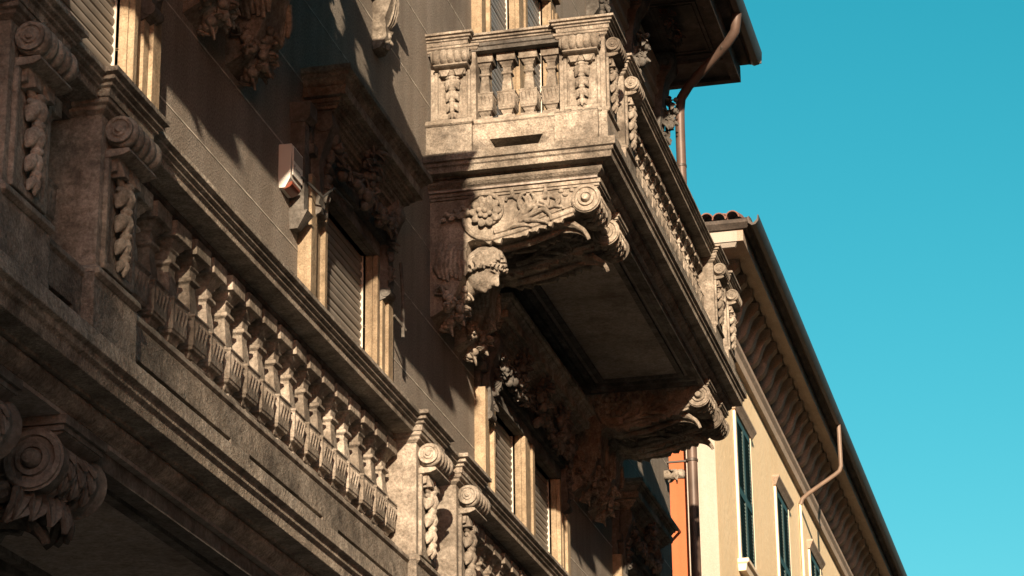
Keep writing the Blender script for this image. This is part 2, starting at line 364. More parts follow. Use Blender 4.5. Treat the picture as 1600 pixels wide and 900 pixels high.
def make_window(c, half, z0, z1, double, hood, nsl, mat, seed, hy=None, name='window'):
    W = empty(name, (0, 0, 0), B)
    fwid = .36; L = []
    leaves = [(c-half, c-.18), (c+.18, c+half)] if double else [(c-half, c+half)]
    for a, b in leaves:
        if nsl: leaf_shutter(W, a, b, z0, z1, nsl, mat)
        else: MB().box(-.12, -.1, a, b, z0, z1).build('pane', 'glass', W)
    for (a, b, s_) in ((c-half-fwid, c-half, 1), (c+half, c+half+fwid, -1)):
        mb = MB(); jamb(mb, a, b, z0, z1, s_); mb.build('frame_jamb', 'frame', W, None)
    if double:
        mb = MB().box(-.10, .05, c-.18, c+.18, z0, z1); mb.box(.05, .085, c-.165, c-.09, z0, z1); mb.box(.05, .085, c+.09, c+.165, z0, z1); mb.box(.05, .07, c-.07, c+.07, z0, z1)
        mb.build('mullion', 'frame', W)
    # lintel
    mb = MB().box(-.10, .05, c-half-fwid, c+half+fwid, z1, z1+.2)
    mb.box(.05, .08, c-half-.05, c+half+.05, z1+.006, z1+.06); mb.box(.05, .065, c-half-.1, c+half+.1, z1+.075, z1+.12); mb.box(.05, .095, c-half-fwid, c+half+fwid, z1+.135, z1+.198)
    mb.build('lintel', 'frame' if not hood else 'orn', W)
    if hood:
        hw = half+fwid+.06; zt = z1+.72
        ya, yb = hy if hy else (c-hw, c+hw)
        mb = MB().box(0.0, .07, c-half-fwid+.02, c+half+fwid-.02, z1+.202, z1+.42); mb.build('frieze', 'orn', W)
        prof = [(zt, .2), (zt-.01, .26), (zt-.048, .262), (zt-.05, .238), (zt-.072, .236), (zt-.075, .222), (zt-.125, .19), (zt-.127, .212), (zt-.185, .21), (zt-.187, .15)]
        mb = MB().moulding(-.05, .06, ya+.26, yb-.26, prof); mb.build('hood_cornice', 'carved', W)
        mb = MB(); zz = zt-.19
        for i, o_ in enumerate((.175, .14, .105, .075, .045)):
            mb.moulding(-.05, .06, ya+.26, yb-.26, [(zz, o_), (zz-.022, o_-.004), (zz-.024, o_-.022), (zz-.034, o_-.026)]); zz -= .034
        mb.build('hood_bed_mould', 'slab', W)
        for sgn in (-1, 1):                                   # side brackets
            yb_ = c+sgn*(half+fwid*.62)
            mb = MB().prism([(0, z1-.28), (.09, z1-.24), (.115, z1-.1), (.1, z1+.1), (.14, z1+.24), (.19, z1+.36), (.17, z1+.44), (0, z1+.45)], yb_-.06, yb_+.06, 'y')
            mb.lathe([(-.07, .05), (-.066, .06), (.066, .06), (.07, .05)], 14, frame((.13, yb_, z1+.36), (1, 0, 0), (0, 0, 1), (0, 1, 0)))
            mb.lathe([(-.065, .035), (.065, .035)], 12, frame((.09, yb_, z1-.2), (1, 0, 0), (0, 0, 1), (0, 1, 0)))
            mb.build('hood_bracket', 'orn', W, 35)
        cs = [c] if not double else [c-.72, c, c+.72]
        for j, cc in enumerate(cs):                           # carved cartouche hanging from the hood
            mb = MB(); cluster(mb, [(.15, cc, z1+.48), (.16, cc, z1+.33), (.12, cc, z1+.14)], 60, [.13, .11, .05], seed+j, .06, .6)
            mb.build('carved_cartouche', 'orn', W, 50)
        for sgn in (-1, 1):
            e = half+fwid*.5
            mb = MB(); cluster(mb, [(.12, c+sgn*.16, z1+.28), (.14, c+sgn*e*.45, z1+.16), (.13, c+sgn*e*.8, z1+.2), (.13, c+sgn*e*.98, z1+.34)], 46 if not double else 80, [.06, .085, .08, .05], seed+7+sgn, .06, .5)
            cluster(mb, [(.11, c+sgn*e*.98, z1+.2), (.1, c+sgn*e*1.02, z1-.12)], 16, [.05, .03], seed+17+sgn, .05, .4)
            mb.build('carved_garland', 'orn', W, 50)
    return W
make_window(14.86, .53, 4.5, 7.73, False, True, 40, 'slat', 11, (13.97, 15.88))
make_window(19.75, 1.125, 4.5, 7.73, True, True, 34, 'slat', 31)
make_window(24.4, .53, 4.5, 7.73, False, True, 8, 'slat', 51)
make_window(9.95, 1.125, 4.5, 7.73, True, True, 30, 'slat', 71)
make_window(19.75, 1.125, 9.06, 12.2, True, False, 40, 'slatblue', 91)
W = make_window(14.86, .53, 9.86, 12.2, False, False, 0, 'slatblue', 92)
make_window(24.4, .53, 9.86, 12.2, False, False, 10, 'slat', 93)
make_window(9.95, 1.125, 9.06, 12.2, True, False, 0, 'slatblue', 94)
# sill on carved corbels below the upper single window
MB().moulding(-.02, .12, 14.02, 15.70, [(9.86, .05), (9.82, .06), (9.79, .05), (9.76, .02), (9.74, .0)]).build('window_sill', 'slab', W)
for yc in (14.16, 15.58):
    mb = MB().prism([(0, 9.27), (.05, 9.28), (.1, 9.36), (.09, 9.5), (.13, 9.62), (.14, 9.735), (0, 9.735)], yc-.075, yc+.075, 'y')
    mb.leaf(.3, .13, -1.2, 4, .012, look((.15, yc, 9.66), (-.1, 0, -1), (1, 0, 0)))
    cluster(mb, [(.08, yc, 9.42), (.07, yc, 9.3)], 10, .04, 5, .04, .5)
    mb.build('sill_corbel', 'carved', W, 45)

# ---- balustrade pieces (shared meshes) ---------------------------
BAL_H = .55
mb = MB(); hw = .078; hb = .075
mb.square(0, 0, [(BAL_H, hw), (BAL_H-.062, hw), (BAL_H-.066, .06), (BAL_H-.078, .054), (BAL_H-.092, .041), (BAL_H-.098, .042), (BAL_H-.106, .034), (BAL_H-.135, .031),
    (BAL_H-.143, .044), (BAL_H-.157, .046), (BAL_H-.166, .032), (BAL_H-.19, .031), (BAL_H-.22, .037), (.245, .045), (.243, hb+.002), (.234, hb+.005), (.229, hb), (.118, hb-.003), (.114, .068), (.104, .066), (.098, .052), (.08, .044), (.074, .038), (.054, .038), (.052, .07), (0, .07)])
for k in range(4):                            # carved tongues on the belly block
    rm = Matrix.Rotation(k*math.pi/2, 4, 'Z')
    for u in (-.05, -.0167, .0167, .05):
        mb.add([(hb+.0005, u-.016, .219), (hb+.0005, u+.016, .219), (hb-.003, u, .135), (hb+.013, u, .208)], [(0, 1, 3), (1, 2, 3), (2, 0, 3), (0, 2, 1)], rm)
BAL = mb.mesh('baluster', 'carved')
PIER_H = .605
def pier_mesh():
    mb = MB(); w = .17
    mb.loft([(0, -w, w, -w, w), (PIER_H-.0, -w, w, -w, w)])
    mb.moulding(-w, w, -w, w, [(PIER_H-.001, .035), (PIER_H-.018, .034), (PIER_H-.024, .022), (PIER_H-.036, .02), (PIER_H-.048, .003)], back=True)
    return mb.mesh('pier', 'carved')
PIER = pier_mesh()
def face_decor():
    """console scroll + framed panel + bellflower drop; local u = x, outward = -y, up = z, bottom of pier z = 0"""
    mb = MB(); H = PIER_H
    # roll with ribs, axis along x
    prof = []
    for i in range(41):
        t = i/40; a = -.135+.27*t; ribs = abs(math.sin(t*math.pi*5)); prof.append((a, .044+.017*ribs**.5))
    mb.lathe([(-.139, .03)]+prof+[(.139, .03)], 18, frame((0, -.052, H-.1), (0, 1, 0), (0, 0, 1), (1, 0, 0)))
    for s_ in (-1, 1):
        f = frame((s_*.139, -.052, H-.1), (0, 1, 0), (0, 0, 1), (s_, 0, 0))
        mb.lathe([(-.004, .05), (.006, .05), (.006, .038), (.001, .036), (.001, .027), (.007, .025), (.007, .014), (.013, .012), (.014, .004)], 18, f)
    # tapering console body behind and under the roll
    mb.prism([(0.0, H-.05), (-.06, H-.055), (-.085, H-.13), (-.06, H-.165), (-.035, H-.2), (-.03, H-.235), (0, H-.24)], -.1, .1, 'x')
    mb.prism([(0, H-.165), (-.085, H-.165), (-.09, H-.178), (-.06, H-.19), (0, H-.195)], -.128, .128, 'x')
    for u in (-.055, .055):
        mb.add([(u-.045, -.04, H-.19), (u+.045, -.04, H-.19), (u+.045, 0, H-.19), (u-.045, 0, H-.19), (u-.02, -.055, H-.25), (u+.02, -.055, H-.25), (u+.02, 0, H-.25), (u-.02, 0, H-.25)], [(0, 1, 2, 3), (7, 6, 5, 4), (0, 4, 5, 1), (1, 5, 6, 2), (2, 6, 7, 3), (3, 7, 4, 0)])
    # panel frame
    for (a, b, c, d) in ((-.135, -.112, .025, H-.2), (.112, .135, .025, H-.2), (-.135, .135, .0, .025)): mb.box(a, b, -.018, 0, c, d)
    for (a, b, c, d) in ((-.106, -.098, .034, H-.21), (.098, .106, .034, H-.21), (-.106, .106, .03, .038)): mb.box(a, b, -.009, 0, c, d)
    # bellflower husks
    z = H-.262
    for L, wd in ((.105, .078), (.1, .068), (.09, .058), (.065, .044)):
        for a in (-.5, .5, 0):
            m_ = T3(0, -.026, z) @ Matrix.Rotation(a, 4, 'Y') @ Matrix.Rotation(R(8), 4, 'X')
            n_ = 8; pr_ = [(0, .006), (-L*.15, wd*.26), (-L*.4, wd*.42), (-L*.65, wd*.36), (-L*.85, wd*.2), (-L, .003)]
            mb.lathe(pr_, n_, m_ @ T3(0, -.006 if a else -.016, 0))
        mb.ball((0, -.036, z), (wd*.42, .024, .018), 8, 6)
        z -= L*.9
    for a in (-1.25, 1.25, -2.0, 2.0):             # ribbon leaves at the head of the drop
        mb.lathe([(0, .005), (-.02, .014), (-.045, .016), (-.065, .004)], 8, T3(0, -.022, H-.272) @ Matrix.Rotation(a, 4, 'Y'))
    return mb.mesh('pier_scroll', 'carved', 40)
DECOR = face_decor()

# ---- big scroll console -------------------------------------------
def console_mesh():
    mb = MB(); w = .16           # half width in y, z measured from coping top T
    ZT = -1.2355
    poly = [(-.02, ZT), (1.24, ZT), (1.245, -1.29), (1.2, -1.31)]
    low = [(1.08, -1.47), (.95, -1.505), (.8, -1.55), (.65, -1.59), (.5, -1.62), (.40, -1.63), (.32, -1.605), (.28, -1.62), (.25, -1.72), (.235, -1.85), (.21, -1.95), (.16, -2.05), (.09, -2.12), (-.02, -2.18)]
    mb.prism(poly+low, -w, w, 'y')
    # abacus fillets under the soffit
    mb.box(0, 1.262, -w-.022, w+.022, ZT+.0005, ZT-.03); mb.box(0, 1.25, -w-.012, w+.012, ZT-.031, ZT-.05)
    # outer volute roll
    f = frame((1.155, 0, -1.385), (1, 0, 0), (0, 0, 1), (0, -1, 0))
    pr = [(-w-.03, .098)]
    for i in range(25):
        t = i/24; pr.append((-w-.03+(2*w+.06)*t, .104-.022*math.sin(math.pi*t)+.005*math.cos(t*math.pi*10)))
    pr.append((w+.03, .098)); mb.lathe(pr, 26, f)
    for s_ in (-1, 1):
        f2 = frame((1.155, s_*(w+.03), -1.385), (1, 0, 0), (0, 0, -s_), (0, s_, 0))
        mb.lathe([(-.006, .1), (.012, .1), (.014, .082), (.002, .078), (.002, .06), (.016, .058), (.016, .04), (.004, .037), (.004, .032), (.03, .03), (.045, .022), (.05, .006)], 26, f2)
        # rim following the lower edge and rolling into the big curl
        pts = []
        for (x, z) in ((1.07, -1.455), (.95, -1.487), (.8, -1.532), (.65, -1.572), (.52, -1.598)): pts.append((x, s_*(w+.004), z))
        cx, cz = .42, -1.41
        for k in range(30):
            a = -1.35-k*.27; rr = .205-.0048*k
            pts.append((cx+rr*math.cos(a), s_*(w+.006+.0006*k), cz+rr*math.sin(a)))
        mb.tube(pts, [.02]*5+[.021-.0003*k for k in range(30)], 8)
        p2 = [(x-.0, y, z+.042) for x, y, z in pts[:5]]
        mb.tube(p2, .008, 6)
        # rosette in the eye of the curl
        ny = Vector((0, s_, 0))
        for k in range(10):
            a = k*2*math.pi/10; d = Vector((math.cos(a), s_*.25, math.sin(a)))
            petal(mb, Vector((cx, s_*(w+.012), cz))+d*.04, d, ny, .085, .06, .035)
        for k in range(7):
            a = k*2*math.pi/7+.3; d = Vector((math.cos(a), s_*.6, math.sin(a)))
            petal(mb, Vector((cx, s_*(w+.03), cz))+d*.012, d, ny, .06, .045, .03)
        mb.ball((cx, s_*(w+.06), cz), .024, 8, 6)
        # branch of leaves leaving the curl towards the wall
        for k in range(6): petal(mb, Vector((.3-.035*k, s_*(w+.02), -1.40-.006*k)), Vector((-.7, s_*.4, (-.6 if k % 2 else .5))), ny, .08-.006*k, .035, .03)
        mb.tube([(.34, s_*(w+.02), -1.4), (.22, s_*(w+.03), -1.42), (.1, s_*(w+.02), -1.41)], [.02, .02, .01], 7)
        # foliage scrolls on the cheek
        def tend(pts_, r0_, r1_):
            n = len(pts_); mb.tube([(x, s_*(w+.012), z) for x, z in pts_], [r0_+(r1_-r0_)*i/(n-1) for i in range(n)], 8)
        tend([(.48, -1.565), (.56, -1.55), (.63, -1.515), (.69, -1.46), (.73, -1.41), (.78, -1.36), (.84, -1.335), (.9, -1.335), (.94, -1.36), (.935, -1.385)], .03, .012)
        tend([(.66, -1.5), (.75, -1.46), (.84, -1.425), (.92, -1.41), (.98, -1.425), (.985, -1.445)], .022, .01)
        tend([(.69, -1.46), (.69, -1.4), (.665, -1.34), (.62, -1.305), (.575, -1.31), (.565, -1.34)], .024, .011)
        for (x, z, a, L, bd) in ((.73, -1.42, .5, .12, 1.2), (.73, -1.42, 1.5, .1, -1.0), (.78, -1.36, 1.5, .07, -1.3), (.84, -1.335, .9, .08, -1.2), (.8, -1.36, -.3, .1, .9), (.75, -1.46, .6, .1, -1.1), (.84, -1.425, .6, .09, -1.3), (.84, -1.43, -.5, .1, 1.2), (.92, -1.41, .4, .07, -1.2), (.69, -1.4, .6, .08, -1.1), (.69, -1.42, 2.3, .09, 1.1), (.66, -1.34, 1.2, .07, 1.2), (.62, -1.305, 2.0, .06, 1.3), (.63, -1.515, 1.4, .1, .9), (.6, -1.54, .1, .14, .5), (.7, -1.5, -.1, .16, .35)):
            frond(mb, Vector((x, s_*(w+.012), z)), Vector((math.cos(a), 0, math.sin(a))), ny, L*1.15, .02, bd*s_)
        for (x, z) in ((1.0, -1.33), (1.05, -1.30), (.97, -1.30)): mb.ball((x, s_*(w+.006), z), (.022, .012, .016), 8, 6)
    # acanthus leaf hanging under the arm, curling at the outer end
    for (yy, wd, L, c_) in ((0, .36, .86, -.55), (-.085, .2, .62, -.8), (.085, .2, .62, -.8)):
        mb.leaf(L, wd, c_, 7, .03, look((.34, yy, -1.625), (.95, 0, .20), (0, 0, -1)), cup=-.3, lobe_depth=.3)
    mb.leaf(.3, .26, 1.5, 5, .025, look((.86, 0, -1.545), (.95, 0, .1), (0, 0, -1)), cup=-.2)
    mb.tube([(.45, 0, -1.64), (.7, 0, -1.6), (.95, 0, -1.535)], [.03, .035, .02], 8)
    rn = random.Random(4)                      # ragged leaf edge along the lower edge of the cheeks
    for s_ in (-1, 1):
        top = []; bot = []
        n_ = 44
        for k in range(n_+1):
            t = k/n_; x = .40+.66*t; z = -1.612+.105*t*t+.035*t
            top.append((x, z+.02)); bot.append((x, z-(.008+.042*(((t*7.3+.6*math.sin(t*9)) % 1)**.8)+rn.uniform(0, .01))*(1-.35*t)))
        mb.prism(top+bot[::-1], s_*(w-.035), s_*(w+.006), 'y')
    # leaves on the front of the roll
    for k in range(5):
        a = .9-k*.55
        for yy in (-.09, 0, .09):
            mb.leaf(.085, .085, -.5, 3, .012, look((1.155+.085*math.cos(a), yy, -1.385+.085*math.sin(a)), (-math.sin(a)*-1, 0, -math.cos(a)), (math.cos(a), 0, math.sin(a))), nu=9)
    return mb.mesh('console', 'carved', 42)
CONSOLE = console_mesh()
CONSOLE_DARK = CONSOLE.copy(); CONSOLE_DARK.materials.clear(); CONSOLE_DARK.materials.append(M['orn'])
def leafage():
    mb = MB()
    cluster(mb, [(.95, 0, -1.5), (1.08, 0, -1.46), (1.14, 0, -1.38)], 70, [.1, .1, .08], 61, .055, .15)
    for k in range(9):
        a = R(-150+k*38); mb.leaf(.2, .15, -1.0, 4, .02, look((1.12, -.13+.033*k, -1.42), (.4*math.cos(a)+.3, .6*math.sin(a), -.8), (.8, .5*math.sin(a), -.2)))
    cluster(mb, [(.35, 0, -1.64), (.6, 0, -1.60), (.9, 0, -1.53)], 60, .1, 62, .065, .1)
    return mb.mesh('console_leafage', 'orn', 45)
LEAFAGE = leafage()
def drop_mesh():
    """carved drapery, flowers and leaf pendant on the stem below the console"""
    mb = MB()
    for s_ in (-1, 1):
        for k in range(7):                    # drapery folds falling from the curl
            x0 = .07+.03*k
            mb.tube([(x0+.02, s_*(.15+.01), -1.60-.012*k), (x0, s_*.178, -1.70), (x0-.02+.004*k, s_*.182, -1.80), (x0+.005, s_*.17, -1.88-.015*(k % 3))], [.012, .024, .026, .012], 7)
        cluster(mb, [(.05, s_*.165, -1.96), (.12, s_*.17, -2.04), (.1, s_*.16, -2.1)], 26, .055, 20+s_, .06, .6)
    mb.leaf(.30, .28, -.25, 5, .03, look((.215, 0, -1.93), (-.45, 0, -1), (1, 0, -.3)), cup=-.3)
    for s_ in (-1, 1): mb.leaf(.25, .16, -.6, 4, .022, look((.2, s_*.08, -1.93), (-.4, s_*.22, -1), (1, s_*.4, -.3)), cup=-.2)
    cluster(mb, [(.20, 0, -1.94), (.13, 0, -2.1), (.05, 0, -2.2)], 44, [.09, .085, .05], 33, .055, .5)
    return mb.mesh('carved_pendant', 'carved', 45)
PENDANT = drop_mesh()
def head_mesh():
    """female mask: face in local +x, up +z"""
    mb = MB(); nu, nv = 44, 34; vs = []; fs = []
    def g(a, b, ca, cb, sa, sb): return math.exp(-((a-ca)/sa)**2-((b-cb)/sb)**2)
    for j in range(nv+1):
        ph = math.pi*j/nv; zz = math.cos(ph)
        for i in range(nu):
            th = 2*math.pi*i/nu-math.pi; d = Vector((math.sin(ph)*math.cos(th), math.sin(ph)*math.sin(th), zz))
            wy = .088*(1-.18*max(0, -zz)**1.5); wx = .105; wz = .128
            p = Vector((d.x*wx, d.y*wy, d.z*wz))
            if d.x > 0:
                y, z = p.y, p.z; q = 0
                q += .040*g(y, z, 0, -.022, .013, .019)+.027*g(y, z, 0, .006, .009, .026)      # nose
                q -= .026*(g(y, z, .034, .016, .02, .013)+g(y, z, -.034, .016, .02, .013))     # eye sockets
                q += .013*(g(y, z, .034, .012, .012, .007)+g(y, z, -.034, .014, .012, .007))   # lids
                q += .011*(g(y, z, .036, .040, .026, .008)+g(y, z, -.036, .037, .026, .008))   # brow
                q += .015*g(y, z, 0, -.056, .020, .006)+.014*g(y, z, 0, -.070, .016, .007)-.010*g(y, z, 0, -.0625, .022, .003)   # lips
                q += .022*g(y, z, 0, -.098, .022, .018)                                         # chin
                q += .005*(g(y, z, .05, -.03, .022, .025)+g(y, z, -.05, -.03, .022, .025))      # cheeks
                p.x += q*min(1, d.x*2)
            vs.append(p)
    for j in range(nv):
        for i in range(nu): fs.append((j*nu+i, (j+1)*nu+i, (j+1)*nu+(i+1) % nu, j*nu+(i+1) % nu))
    mb.add(vs, fs)
    mb.tube([(-.01, 0, -.07), (-.035, 0, -.14), (-.08, 0, -.19)], [.05, .05, .075], 12)
    # hair: wavy locks swept back from the forehead over crown and temples
    for k in range(-6, 7):
        b = R(12.5)*k; a0 = R(52-abs(k)*7.5); a1 = R(215); pts = []; rs = []
        for i in range(15):
            t = i/14; a = a0+(a1-a0)*t; w_ = .05*math.sin(t*15+k*1.3)
            bb = b+w_; rx, ry, rz = .108, .1, .128
            pts.append((math.cos(a)*math.cos(bb)*rx-.008, math.sin(bb)*ry, math.sin(a)*math.cos(bb)*rz+.01)); rs.append(.023*(1-.3*t)+.004*math.sin(t*16+k))
        mb.tube(pts, rs, 7)
    for s_ in (-1, 1):
        for k in range(7):                    # curls over the ears
            c = Vector((.035-.028*k, s_*(.084+.006*(k % 2)), .035-.026*k)); pts = []
            for i in range(10): t = i*.75+k; pts.append(c+Vector((.02*math.cos(t), s_*.003*i, .02*math.sin(t))))
            mb.tube(pts, .0105, 6)
    for k in range(-2, 3):                    # curls on the forehead
        c = Vector((.092-.006*abs(k), .027*k, .078-.006*abs(k))); mb.tube([c+Vector((.006*i*.3, .014*math.cos(i*.8+k), .014*math.sin(i*.8+k))) for i in range(8)], .0095, 6)
    mb.ball((-.04, 0, .01), (.09, .09, .115), 16, 12)
    return mb.mesh('carved_mask', 'carved', 60)
HEAD = head_mesh()
HEAD_MX = T3(.37, -.035, -1.81) @ Matrix.Rotation(R(-24), 4, 'Z') @ Matrix.Rotation(R(40), 4, 'Y') @ Matrix.Scale(1.22, 4)

JR = random.Random(12)
# ---- balcony builder -----------------------------------------------
D = 1.325
def slabs(mb, ya, yb, near, far):
    P = [(-.985, .045), (-.998, .083), (-1.058, .085), (-1.064, .066), (-1.088, .064), (-1.096, .05), (-1.138, .046), (-1.142, -.028), (-1.152, -.03)]
    mb.moulding(-.05, D, ya, yb, P, near, far)
def make_balcony(T, ya, yb, piers, runs, near, far, consoles, masks, slots, nb=18, label=None):
    BA = empty('balcony', (0, 0, T), B, label)
    mb = MB(); slabs(mb, ya, yb, near, far); mb.build('slab', 'slab', BA)
    # bed mould and coffered soffit
    mb = MB().moulding(-.04, D, ya, yb, [(-1.1525, -.05), (-1.165, -.038), (-1.185, -.04), (-1.205, -.06), (-1.212, -.075), (-1.2185, -.08)], near, far, mx=None); mb.build('bed_mould', 'slab', BA)
    e0 = ya+(.08 if near else 0); e1 = yb-(.08 if far else 0)
    x0s, x1s = 0.0, D-.082
    edges = sorted([ya+.08]+[c+s_*.19 for c in consoles for s_ in (-1, 1)]+[yb-.08])
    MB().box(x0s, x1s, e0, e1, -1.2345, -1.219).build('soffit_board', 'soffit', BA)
    for i in range(0, len(consoles)-1):
        a, b = consoles[i]+.2, consoles[i+1]-.2
        if b-a < .6: continue
        mb = MB()
        for (m_, z_) in ((.0, -1.30), (.06, -1.275), (.15, -1.262)):
            xa, xb, ya_, yb_ = x0s+.16+m_, x1s-.03-m_, a+m_, b-m_; w_ = .046
            zt = -1.235
            mb.box(xa, xb, ya_, ya_+w_, z_, zt); mb.box(xa, xb, yb_-w_, yb_, z_, zt); mb.box(xa, xa+w_, ya_+w_+.0005, yb_-w_-.0005, z_, zt); mb.box(xb-w_, xb, ya_+w_+.0005, yb_-w_-.0005, z_, zt)
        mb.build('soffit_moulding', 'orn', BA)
    # plinth with long drainage slots, standing forward below the piers
    mb = MB(); zt, zb, zs = -.752, -.984, -.875
    xf = D-.035; xb_ = D-.27
    cuts = sorted(slots)
    segs = []; y = ya+(.036 if near else 0)
    yend = yb-(.036 if far else 0)
    for a, b in cuts: segs.append((y, a)); y = b
    segs.append((y, yend))
    for a, b in segs: mb.box(xb_, xf, a, b, zb, zs)
    mb.box(xb_, xf, ya+(.036 if near else 0), yend, zs, zt)
    for a, b in piers: mb.loft([(zb, D-.05, D+.012, a-.03, b+.03), (zt+.02, D-.05, D+.008, a-.026, b+.026), (zt, D-.05, D, a-.02, b+.02)])
    if near or far:
        for yy, flag, s_ in ((ya, near, 1), (yb, far, -1)):
            if not flag: continue
            ia, ib = (yy+.036, yy+.27) if s_ > 0 else (yy-.27, yy-.036)
            sx0, sx1 = .47, .86
            mb.box(0, sx0, ia, ib, zb, zs); mb.box(sx1, xb_-.0005, ia, ib, zb, zs); mb.box(0, xb_-.0005, ia, ib, zs, zt)
            mb.prism([(sx0-.001, zb), (sx0+.06, zb), (sx0-.001, zs)], ia, ib, 'y'); mb.prism([(sx1+.001, zb), (sx1-.05, zb), (sx1+.001, zs)], ia, ib, 'y')
            fa, fb = (yy+.0, yy+.1) if s_ > 0 else (yy-.1, yy)
            for (a, b) in ((0.002, .345), (.955, D-.051)): mb.loft([(zb, a, b, fa-.01*(s_ > 0), fb+.01*(s_ < 0)), (zt+.02, a, b, fa, fb), (zt, a, b, fa, fb)])
    mb.build('plinth', 'slab', BA)
    # base rail (moulding on the plinth)
    pb = [(-.700, -.01), (-.708, .0), (-.722, .012), (-.74, .014), (-.7515, .0)]
    mb = MB(); mb.moulding(D-.25, D-.04, ya+(.04 if near else 0), yb-(.04 if far else 0), pb, near, far, True)
    for a, b in piers: mb.moulding(D-.30, D+.004, a-.004, b+.004, [(z+.0015, o+.008) for z, o in pb], True, True, True)
    for yy, flag, s_ in ((ya, near, 1), (yb, far, -1)):
        if not flag: continue
        a, b = (yy+.045, yy+.25) if s_ > 0 else (yy-.25, yy-.045)
        mb.moulding(0, D-.26, a, b, [(z-.001, o) for z, o in pb], True, True)
        a, b = (yy+.0, yy+.3) if s_ > 0 else (yy-.3, yy)
        mb.moulding(0, .335, a, b, [(z+.001, o+.006) for z, o in pb], True, True)
    mb.build('base_rail', 'carved', BA)
    # top rail and coping
    cprof = lambda o: [(0, o-.012), (-.006, o), (-.024, o), (-.029, o-.02), (-.034, o-.016), (-.045, o-.016), (-.05, o-.034), (-.055, o-.03), (-.063, o-.03), (-.067, o-.042), (-.096, o-.045)]
    mb = MB(); mb.moulding(D-.23, D-.115, ya+(.115 if near else 0), yb-(.115 if far else 0), [(-.0945, .012), (-.118, .012), (-.124, 0), (-.15, -.004)], near, far, True)
    for yy, flag, s_ in ((ya, near, 1), (yb, far, -1)):
        if flag:
            a, b = (yy+.06, yy+.23) if s_ > 0 else (yy-.23, yy-.06)
            mb.moulding(0, D-.235, a, b, [(-.0948, .012), (-.1182, .012), (-.1242, 0), (-.1502, -.004)], True, True)
    mb.build('top_rail', 'orn', BA)
    mb = MB(); mb.moulding(D-.25, D-.01, ya+(.08 if near else 0), yb-(.08 if far else 0), [(z-.004, o) for z, o in cprof(.05)], near, far, True)
    for a, b in piers: mb.moulding(D-.31, D, a-.0, b+.0, cprof(.085), True, True, True)
    for yy, flag, s_ in ((ya, near, 1), (yb, far, -1)):
        if not flag: continue
        a, b = (yy+.08, yy+.27) if s_ > 0 else (yy-.27, yy-.08)
        mb.moulding(0, D-.3, a, b, [(z-.005, o) for z, o in cprof(.03)], True, True)
        a, b = (yy+.07, yy+.30) if s_ > 0 else (yy-.30, yy-.07)
        mb.moulding(0, .27, a, b, [(z+.001, o) for z, o in cprof(.085)], True, True)
    mb.build('coping', 'slab', BA)
    # piers, scrolls, balusters
    for i, (a, b) in enumerate(piers):
        obj('pier', PIER, BA, (D-.17, (a+b)/2, -.7005))
        obj('pier_scroll', DECOR, BA, None, mx=T3(D, (a+b)/2, -.7005) @ Matrix.Rotation(math.pi/2, 4, 'Z'))
        if near and i == 0: obj('pier_scroll', DECOR, BA, (D-.17, a, -.7005))
        if far and i == len(piers)-1: obj('pier_scroll', DECOR, BA, None, mx=T3(D-.17, b, -.7005) @ Matrix.Rotation(math.pi, 4, 'Z'))
    for (a, b, n) in runs:
        st = (b-a)/n
        for k in range(n): obj('baluster', BAL, BA, (D-.165+JR.uniform(-.004, .004), a+st*(k+.5)+JR.uniform(-.003, .003), -.7003)).rotation_euler.z = R(JR.uniform(-2, 2))
    for yy, flag, s_ in ((ya, near, 1), (yb, far, -1)):
        if not flag: continue
        yc = yy+s_*.24
        obj('pier', PIER, BA, (.19, yc, -.7005))
        obj('pier_scroll', DECOR, BA, None, mx=T3(.19, yc-s_*.17, -.7005) @ (Matrix.Identity(4) if s_ > 0 else Matrix.Rotation(math.pi, 4, 'Z')))
        for k in range(4): obj('baluster', BAL, BA, (.405+.166*k, yc-s_*.04, -.7003)).scale = (.88, .88, 1)
    for c in consoles:
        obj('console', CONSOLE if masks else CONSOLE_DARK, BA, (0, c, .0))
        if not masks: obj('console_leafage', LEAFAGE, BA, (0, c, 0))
        if masks: obj('carved_pendant', PENDANT, BA, (0, c, 0))
        if masks and c == consoles[0]:
            obj('carved_mask', HEAD, BA, None, mx=T3(0, c, 0) @ HEAD_MX, label='carved female head with wavy hair looking down')
    return BA
def upper(y0, T=10.02):
    y1 = y0+5.98
    pr = [(y0+.07, y0+.41), (y0+.77, y0+1.11), (y1-1.11, y1-.77), (y1-.41, y1-.07)]
    cons = [y0+.28, y0+.96, y1-.96, y1-.28]
    runs = [(y0+.41, y0+.77, 1), (y0+1.11, y1-1.11, 18), (y1-.77, y1-.41, 1)]
    sl = [(y0+.5, y0+.68), (y0+1.2, y0+2.2), (y0+2.5, y1-2.5), (y1-2.2, y1-1.2), (y1-.68, y1-.5)]
    return make_balcony(T, y0, y1, pr, runs, True, True, cons, True, sl)
upper(16.88); upper(7.08)
PB = [2.7, 7.555, 12.395, 17.25, 22.1]
pr = []; runs = []; sl = []; cons = []
for i, c in enumerate(PB):
    pr += [(c-.555, c-.215), (c+.215, c+.555)]; runs.append((c-.215, c+.215, 1)); cons += [c-.36, c+.36]; sl.append((c-.12, c+.12))
    if i < len(PB)-1:
        a, b = c+.555, PB[i+1]-.555; runs.append((a, b, 18)); q = (b-a)
        sl += [(a+.1, a+q*.31), (a+q*.37, a+q*.63), (a+q*.69, b-.1)]
make_balcony(5.46, 2.0, 23.0, pr, runs, False, True, cons, False, sorted(sl))

